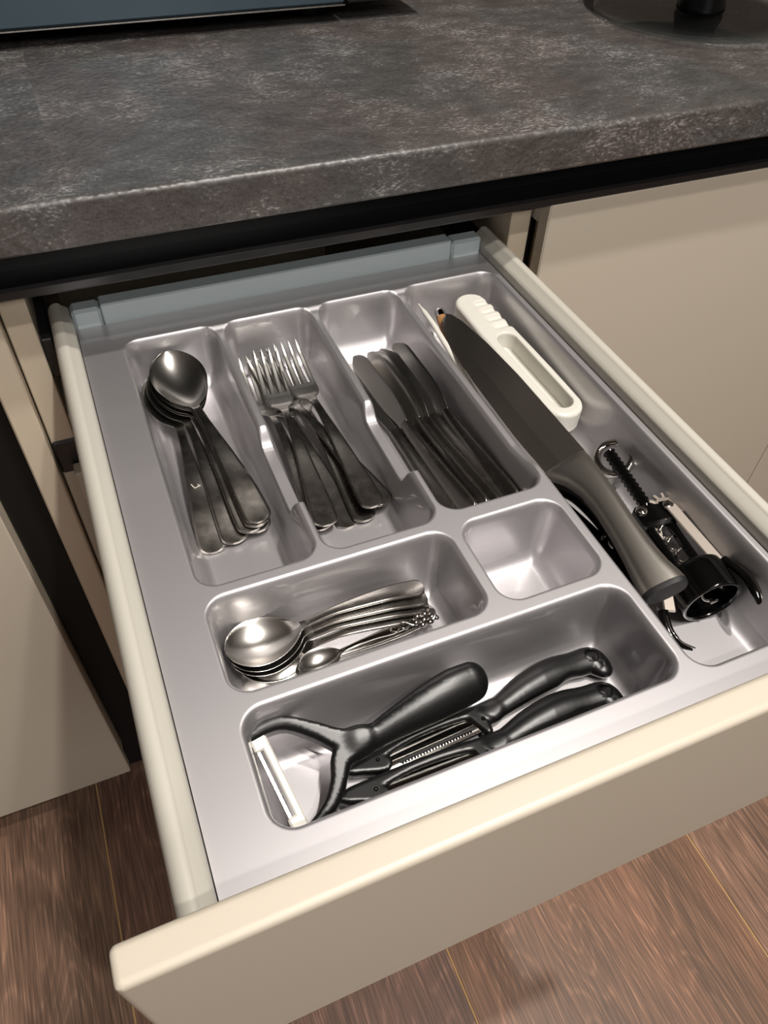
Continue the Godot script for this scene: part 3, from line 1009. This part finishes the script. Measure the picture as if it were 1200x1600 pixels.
# ================= long right compartment =================
func tools() -> void:
	# chef's knife
	var t := thing("chef_knife", "large all-steel chef's knife lying slantwise over the other tools", "knife")
	var a := V(284.3, 38, -508.9)
	var e := V(274, 46, -179)
	var x := (e - a).normalized()
	var across := (V(293.5, 47, -309.8) - V(265.1, 33, -301.5))
	var y := (across - x * across.dot(x)).normalized()      # edge to spine
	var z := x.cross(y)
	t.transform = Transform3D(Basis(x, y, z), a)
	var bl := MB.new()
	var rows := []
	for i in 41:
		var s := i / 40.0
		var px := 206.0 * s
		var up := lin(px, [[0.0, 0.0], [4.0, 3.0], [20.0, 6.8], [60.0, 11.5], [110.0, 14.5], [206.0, 16.5]])
		var dn := -curve(px, [[0.0, 0.6], [3.0, 5.0], [12.0, 10.0], [40.0, 14.5], [90.0, 17.0], [160.0, 17.0], [206.0, 15.0]])
		var bev := lerpf(dn, up, 0.40)
		var th := lerpf(0.5, 1.1, s)
		rows.append(PackedVector3Array([Vector3(px, dn, -0.05), Vector3(px, bev, -th), Vector3(px, up - 0.3, -th), Vector3(px, up, -th * 0.6), Vector3(px, up, th * 0.6), Vector3(px, up - 0.3, th), Vector3(px, bev, th), Vector3(px, dn, 0.05)]))
	for r in rows:
		for k in r.size(): r[k] *= 0.001
	# flats and bevels are separate bands, so the grind line stays crisp
	for k in 8:
		var band := []
		for r in rows: band.append(PackedVector3Array([r[k], r[(k + 1) % 8]]))
		var zc: float = (rows[20][k].z + rows[20][(k + 1) % 8].z)
		bl.surf(band, false, false, Vector3(0, 0, signf(zc)) if absf(zc) > 1e-6 else (Vector3.UP if k == 3 else Vector3.DOWN))
	put(bl, "blade", M.blade, t)
	var h := MB.new()
	var hr := []
	var hs := [[204.5, 16.2, -15.5, 1.6], [207.0, 16.4, -15.6, 4.5], [213.0, 16.6, -14.8, 6.6], [222.0, 16.4, -9.6, 7.6], [236.0, 15.8, -5.6, 8.4], [254.0, 14.6, -5.2, 9.2], [275.0, 12.8, -7.0, 9.6], [296.0, 11.8, -10.0, 9.8], [312.0, 12.6, -13.0, 9.6], [320.0, 14.0, -14.4, 9.2], [325.0, 14.4, -14.6, 8.8]]
	for s in hs:
		var ring := PackedVector3Array()
		var cy: float = (s[1] + s[2]) * 0.5
		var ry: float = (s[1] - s[2]) * 0.5
		for k in 28:
			var q := TAU * k / 28
			var cx := signf(cos(q)) * pow(absf(cos(q)), 0.72)
			var sy := signf(sin(q)) * pow(absf(sin(q)), 0.86)
			ring.append(Vector3(s[0] + 0.10 * (cy + ry * cx) * smoothstep(312, 326, s[0]), cy + ry * cx, s[3] * sy) * 0.001)
		hr.append(ring)
	h.surf(hr)
	put(h, "handle", M.brushed, t)
	var ec := MB.new()
	var er := []
	for q in [[0.0, 1.0], [2.0, 0.98], [3.4, 0.9]]:
		var ring := PackedVector3Array()
		var c0 := Vector3.ZERO
		for p in hr[hr.size() - 1]: c0 += p / 28.0
		for p in hr[hr.size() - 1]: ring.append(c0 + (p - c0) * q[1] + Vector3(q[0] * 0.001, 0, 0))
		er.append(ring)
	ec.surf(er)
	put(ec, "end_cap", M.blackmatt, t)
	# white sharpener / slotted handle
	white_grip()
	corkscrew()
	# can opener: two black curved grips with a chrome hook
	var c := thing("can_opener", "black plastic can opener with a chrome hook, half under the steel knife handle", "can opener")
	for q in [[[[273, 22, -306], [284, 23, -290], [288.5, 22, -262], [287.5, 20, -232], [281, 17, -204], [277, 15, -198]], 5.4, 1.7], [[[268, 14, -297], [275, 12, -276], [281, 9.5, -252], [281, 8, -226], [275.5, 7, -204]], 7.5, 0.9]]:
		var pts := []
		for p in q[0]: pts.append(V(p[0], p[1], p[2]))
		pts = smooth(pts, 6)
		var rad := []
		for i in pts.size(): rad.append(q[1] * 0.001 * minf(1.0, 0.4 + minf(i, pts.size() - 1 - i) * 0.25))
		var b := MB.new()
		b.tube(pts, rad, 16, q[2])
		put(b, "grip", M.blackgloss, c)
	var hk := MB.new()
	var hp := smooth([V(280.5, 17.5, -249), V(283.5, 18, -251), V(285.8, 18, -247.5), V(283.6, 17.6, -244), V(284.4, 17, -239.5), V(289, 16.6, -236.5)], 5)
	hk.tube(hp, 0.0013, 10, 0.7)
	put(hk, "hook", M.chrome, c)
	# thin white stick and wooden-handled tool by the divider
	var st := thing("white_stick", "thin white pointed stick along the divider beside the chef's knife", "stick")
	var sb := MB.new()
	sb.tube([V(266.6, 39.5, -529), V(266.8, 39, -524), V(267.2, 38, -517), V(268, 36, -500), V(271, 20, -430), V(272, 8, -380)], [0.0006, 0.0008, 0.0022, 0.0024, 0.0024, 0.0022], 12)
	put(sb, "shaft", M.white, st)
	var wd := thing("wooden_handle_tool", "small tool with a wooden handle and steel cap beside the chef's knife tip", "tool")
	var w := MB.new()
	var d0 := V(286.4, 30, -527)
	var d1 := V(274.5, 18, -455)
	w.tube([d0.lerp(d1, 0.12), d0.lerp(d1, 0.2), d0.lerp(d1, 0.6), d1], [0.0046, 0.0050, 0.0052, 0.0046], 18)
	put(w, "handle", M.wood, wd)
	var f := MB.new()
	f.tube([d0, d0.lerp(d1, 0.015), d0.lerp(d1, 0.06), d0.lerp(d1, 0.14)], [0.0030, 0.0046, 0.0051, 0.0051], 18)
	put(f, "steel_cap", M.chrome, wd)

func white_grip() -> void:
	var t := thing("knife_sharpener", "white plastic hand-held sharpener with finger grooves and a long slot, right of the chef's knife", "sharpener")
	# own frame: u along (head to loop), v across to the right, y thickness; origin at the head end
	var o := V(316.2, 26.0, -535)
	var e := V(322.6, 20.0, -358)
	var bs := along(o, e)
	var path := fine([[17, -1.5, 15.5], [60, -0.5, 17.0], [120, 0.5, 17.2], [160.5, 0.8, 16.6]], 2)
	var f := func(p: Vector3):
		var q := p * 1000.0
		var c := Vector2(q.x, -q.z)
		# outline: tapered loop
		var d := chain(c, path)
		# head is cut back on the right with finger grooves
		d = maxf(d, c.y - lin(c.x, [[0.0, 8.0], [10.0, 12.0], [24.0, 15.2], [58.0, 15.0], [62.0, 17.6], [180.0, 18.0]]))
		var y := q.y
		var s := slab(d, y, 12.0 - 1.2 * smoothstep(20, 80, c.x), 3.4)
		for k in 4:
			var gv := Vector3(20.0 + k * 11.6, 11.8, 0)
			var away := Vector3(q.x - gv.x, y - gv.y, maxf(3.0 - c.y, 0.0) * 0.7).length() - 3.5
			s = -smin(-s, away, 1.2)
		# long slot through the loop
		var sl := seg_dist(c, Vector2(74, 1.6), Vector2(158, 1.8), 8.8, 9.0)
		s = -smin(-s, slab(sl, y - 12.0, 18.0, 1.0), 2.0)
		# seam round the body
		s += 0.45 * maxf(0.0, 1.0 - absf(y + 4.0) / 0.8)
		return s * 0.001
	var b := MB.new(); b.tf = Transform3D(bs, o)
	b.field(f, Vector3(-0.002, -0.0145, -0.021), Vector3(0.182, 0.0145, 0.021), 0.00125)
	put(b, "body", M.white, t)
	var k := MB.new(); k.tf = Transform3D(bs, o)
	k.box(Vector3(116, -7.5, 1.6) * 0.001, Vector3(96, 2.0, 17) * 0.001, 0.0005)
	put(k, "slot_floor", M.white, t)

func corkscrew() -> void:
	var t := thing("corkscrew", "black wing corkscrew with steel gear levers at the front of the long compartment", "corkscrew")
	var o := V(324.0, 21.6, -252)          # hinge block
	var e := V(315.5, 20.6, -176)          # mouth of the bell
	var bs := along(o, e)                # x from hinge to bell, y up, z across (to the left)
	t.transform = Transform3D(bs, o)
	var L := o.distance_to(e)
	var R := func(x, y, z): return Vector3(x, y, z) * 0.001
	# bell: hollow cup, open at the far end
	var b := MB.new()
	b.tf = Transform3D(Basis(Vector3(0, -1, 0), Vector3(1, 0, 0), Vector3(0, 0, 1)), Vector3(L - 0.026, 0, 0))
	b.lathe([Vector2(0.004, 0.0), Vector2(0.0175, 0.0), Vector2(0.0195, 0.0016), Vector2(0.0202, 0.006), Vector2(0.0202, 0.0245), Vector2(0.0196, 0.026), Vector2(0.0180, 0.026), Vector2(0.0174, 0.0235), Vector2(0.0170, 0.004), Vector2(0.004, 0.003)], Vector3.ZERO, 44)
	put(b, "bell", M.blackgloss, t)
	var fr := MB.new()
	for s in [-1.0, 1.0]:
		fr.tube([R.call(2, 0, 9.0 * s), R.call(20, 0, 8.2 * s), R.call(40, 0, 8.2 * s), R.call(L * 1000 - 24, 0, 10.5 * s)], 0.0034, 12)
	fr.box(R.call(2, 2, 0), R.call(19, 9, 28), 0.0025)
	fr.box(R.call(-1, 4.5, -10), R.call(13, 4, 11), 0.0012)
	put(fr, "frame", M.blackgloss, t)
	var rv := MB.new()
	for s in [-1.0, 1.0]:
		rv.lathe([Vector2(0.0002, 0.0022), Vector2(0.003, 0.0019), Vector2(0.0042, 0.0008), Vector2(0.0042, -0.001)], R.call(-1, 7.2, 10.5 * s), 20)
	put(rv, "rivet", M.chrome, t)
	# levers: toothed head, flat arm, black end piece
	var lev := MB.new()
	var ax := R.call(-1, 5.4, -10.5)
	for k in 8:                                        # teeth
		var q := deg_to_rad(110 + k * 30)
		lev.tf = Transform3D(Basis(Vector3.UP, q), ax)
		lev.box(R.call(10.4, 0, 0), R.call(5.4, 2.0, 2.6), 0.0004)
	lev.tf = Transform3D(Basis(), ax)
	lev.lathe([Vector2(0.0002, 0.001), Vector2(0.0086, 0.001), Vector2(0.0090, 0.0005), Vector2(0.0090, -0.001), Vector2(0.0002, -0.001)], Vector3.ZERO, 28)
	lev.tf = Transform3D(bs.inverse() * along(V(335.0, 31, -250), V(336.5, 28, -193)), Vector3.ZERO)
	lev.tf.origin = bs.inverse() * (V(335.0, 29.5, -250) - o)
	lev.box(R.call(29, 0, 0), R.call(60, 2.2, 8.5), 0.0006)
	lev.tf = Transform3D()
	put(lev, "lever", M.lever, t)
	var inv := t.transform.affine_inverse()
	var ends := [[[V(336.5, 31, -197), V(337.5, 34, -187), V(336.0, 37, -175), V(332.5, 37, -163), V(330.5, 34.5, -158)], "lever_end"], [[V(284, 17, -184), V(279.5, 15, -172), V(281.5, 12, -163), V(289, 9, -156.5)], "lever_end"]]
	for q in ends:
		var pts := []
		for p in smooth(q[0], 5): pts.append(inv * p)
		var rad := []
		for i in pts.size(): rad.append(0.0036 * minf(1.0, 0.25 + (pts.size() - 1 - i) * 0.12))
		var m := MB.new()
		m.tube(pts, rad, 12, 0.7)
		put(m, "lever_end", M.blackgloss, t)
		var edge := MB.new()
		var ep := []
		for i in range(2, pts.size()): ep.append(pts[i] + bs.inverse() * Vector3(0.0008, 0.0022, 0.0005))
		edge.tube(ep, 0.0006, 6)
		put(edge, "chrome_edge", M.chrome, t)
	# second lever arm lies under the knife handle
	var l2 := MB.new()
	var p0: Vector3 = inv * V(322, 21, -246)
	var p1: Vector3 = inv * V(288, 17, -182)
	l2.tf = Transform3D(along(p0, p1), p0)
	l2.box(Vector3(p0.distance_to(p1) * 0.5, 0, 0), Vector3(p0.distance_to(p1), 0.002, 0.0075), 0.0006)
	put(l2, "lever", M.lever, t)
	# toothed shaft up to the ring, worm inside the frame
	var sh := MB.new()
	var prof := []
	for i in 26:
		prof.append(Vector2(0.0040 + (0.0009 if i % 2 else -0.0005), -0.008 - i * 0.0023))
	sh.tf = Transform3D(Basis(Vector3(0, 1, 0), Vector3(1, 0, 0), Vector3(0, 0, -1)), Vector3(0, 0, 0))
	sh.lathe(prof, Vector3.ZERO, 18)
	put(sh, "toothed_shaft", M.blackgloss, t)
	var ring := MB.new()
	var rp := []
	for i in 25:
		var q := TAU * i / 24
		rp.append(R.call(-62 + 15.0 * cos(q), -3 - 6.0 * sin(q), 11.0 * sin(q) - 3.0))
	ring.tube(rp, 0.0030, 12)
	put(ring, "opener_ring", M.chrome, t)
	var wm := MB.new()
	var wp := []
	for i in 90:
		var q := i * 0.42
		wp.append(R.call(12 + i * 0.73, 3.4 * cos(q), 3.4 * sin(q)))
	wp.append(R.call(L * 1000 - 0.5, 0, 1))
	wm.tube(wp, 0.0012, 8)
	put(wm, "worm", M.chrome, t)

# ================= on the worktop =================
func counter_things() -> void:
	var yt := 0.909
	var m := thing("microwave", "black microwave oven with a dark glass door standing on the worktop", "microwave")
	var zf := -0.795
	bx("body", M.black, m, Vector3(-0.10, yt + 0.011, -1.09), Vector3(0.384, yt + 0.28, zf - 0.018), 0.004)
	bx("door", M.darkglass, m, Vector3(-0.10, yt + 0.0165, zf - 0.017), Vector3(0.298, yt + 0.278, zf), 0.002)
	bx("door_trim", M.chrome, m, Vector3(-0.10, yt + 0.0150, zf - 0.006), Vector3(0.298, yt + 0.0165, zf + 0.0006), 0.0003)
	bx("control_panel", M.black, m, Vector3(0.3005, yt + 0.0165, zf - 0.017), Vector3(0.384, yt + 0.278, zf), 0.002)
	for x in [-0.06, 0.275]:
		for z in [zf - 0.045, -1.05]:
			var f := MB.new()
			f.lathe([Vector2(0.013, 0.0), Vector2(0.015, 0.002), Vector2(0.016, 0.012)], Vector3(x, yt, z), 20)
			put(f, "foot", M.blackmatt, m)
	var g := thing("cake_stand", "low glass stand with a round clear base and black stem on the worktop", "stand")
	var c := Vector3(0.660, yt, -0.7145)
	var b := MB.new()
	b.lathe([Vector2(0.0005, 0.0), Vector2(0.106, 0.0), Vector2(0.1085, 0.0015), Vector2(0.1085, 0.0045), Vector2(0.107, 0.006), Vector2(0.0005, 0.006)], c, 96)
	put(b, "base_disc", M.glass, g)
	var s := MB.new()
	s.lathe([Vector2(0.021, 0.006), Vector2(0.0245, 0.008), Vector2(0.0245, 0.012), Vector2(0.0215, 0.022), Vector2(0.020, 0.034), Vector2(0.0225, 0.042), Vector2(0.023, 0.046)], c, 48)
	put(s, "stem", M.black, g)
	var p := MB.new()
	p.lathe([Vector2(0.0005, 0.046), Vector2(0.10, 0.046), Vector2(0.104, 0.048), Vector2(0.104, 0.054), Vector2(0.0005, 0.054)], c, 80)
	put(p, "plate", M.greyback, g)
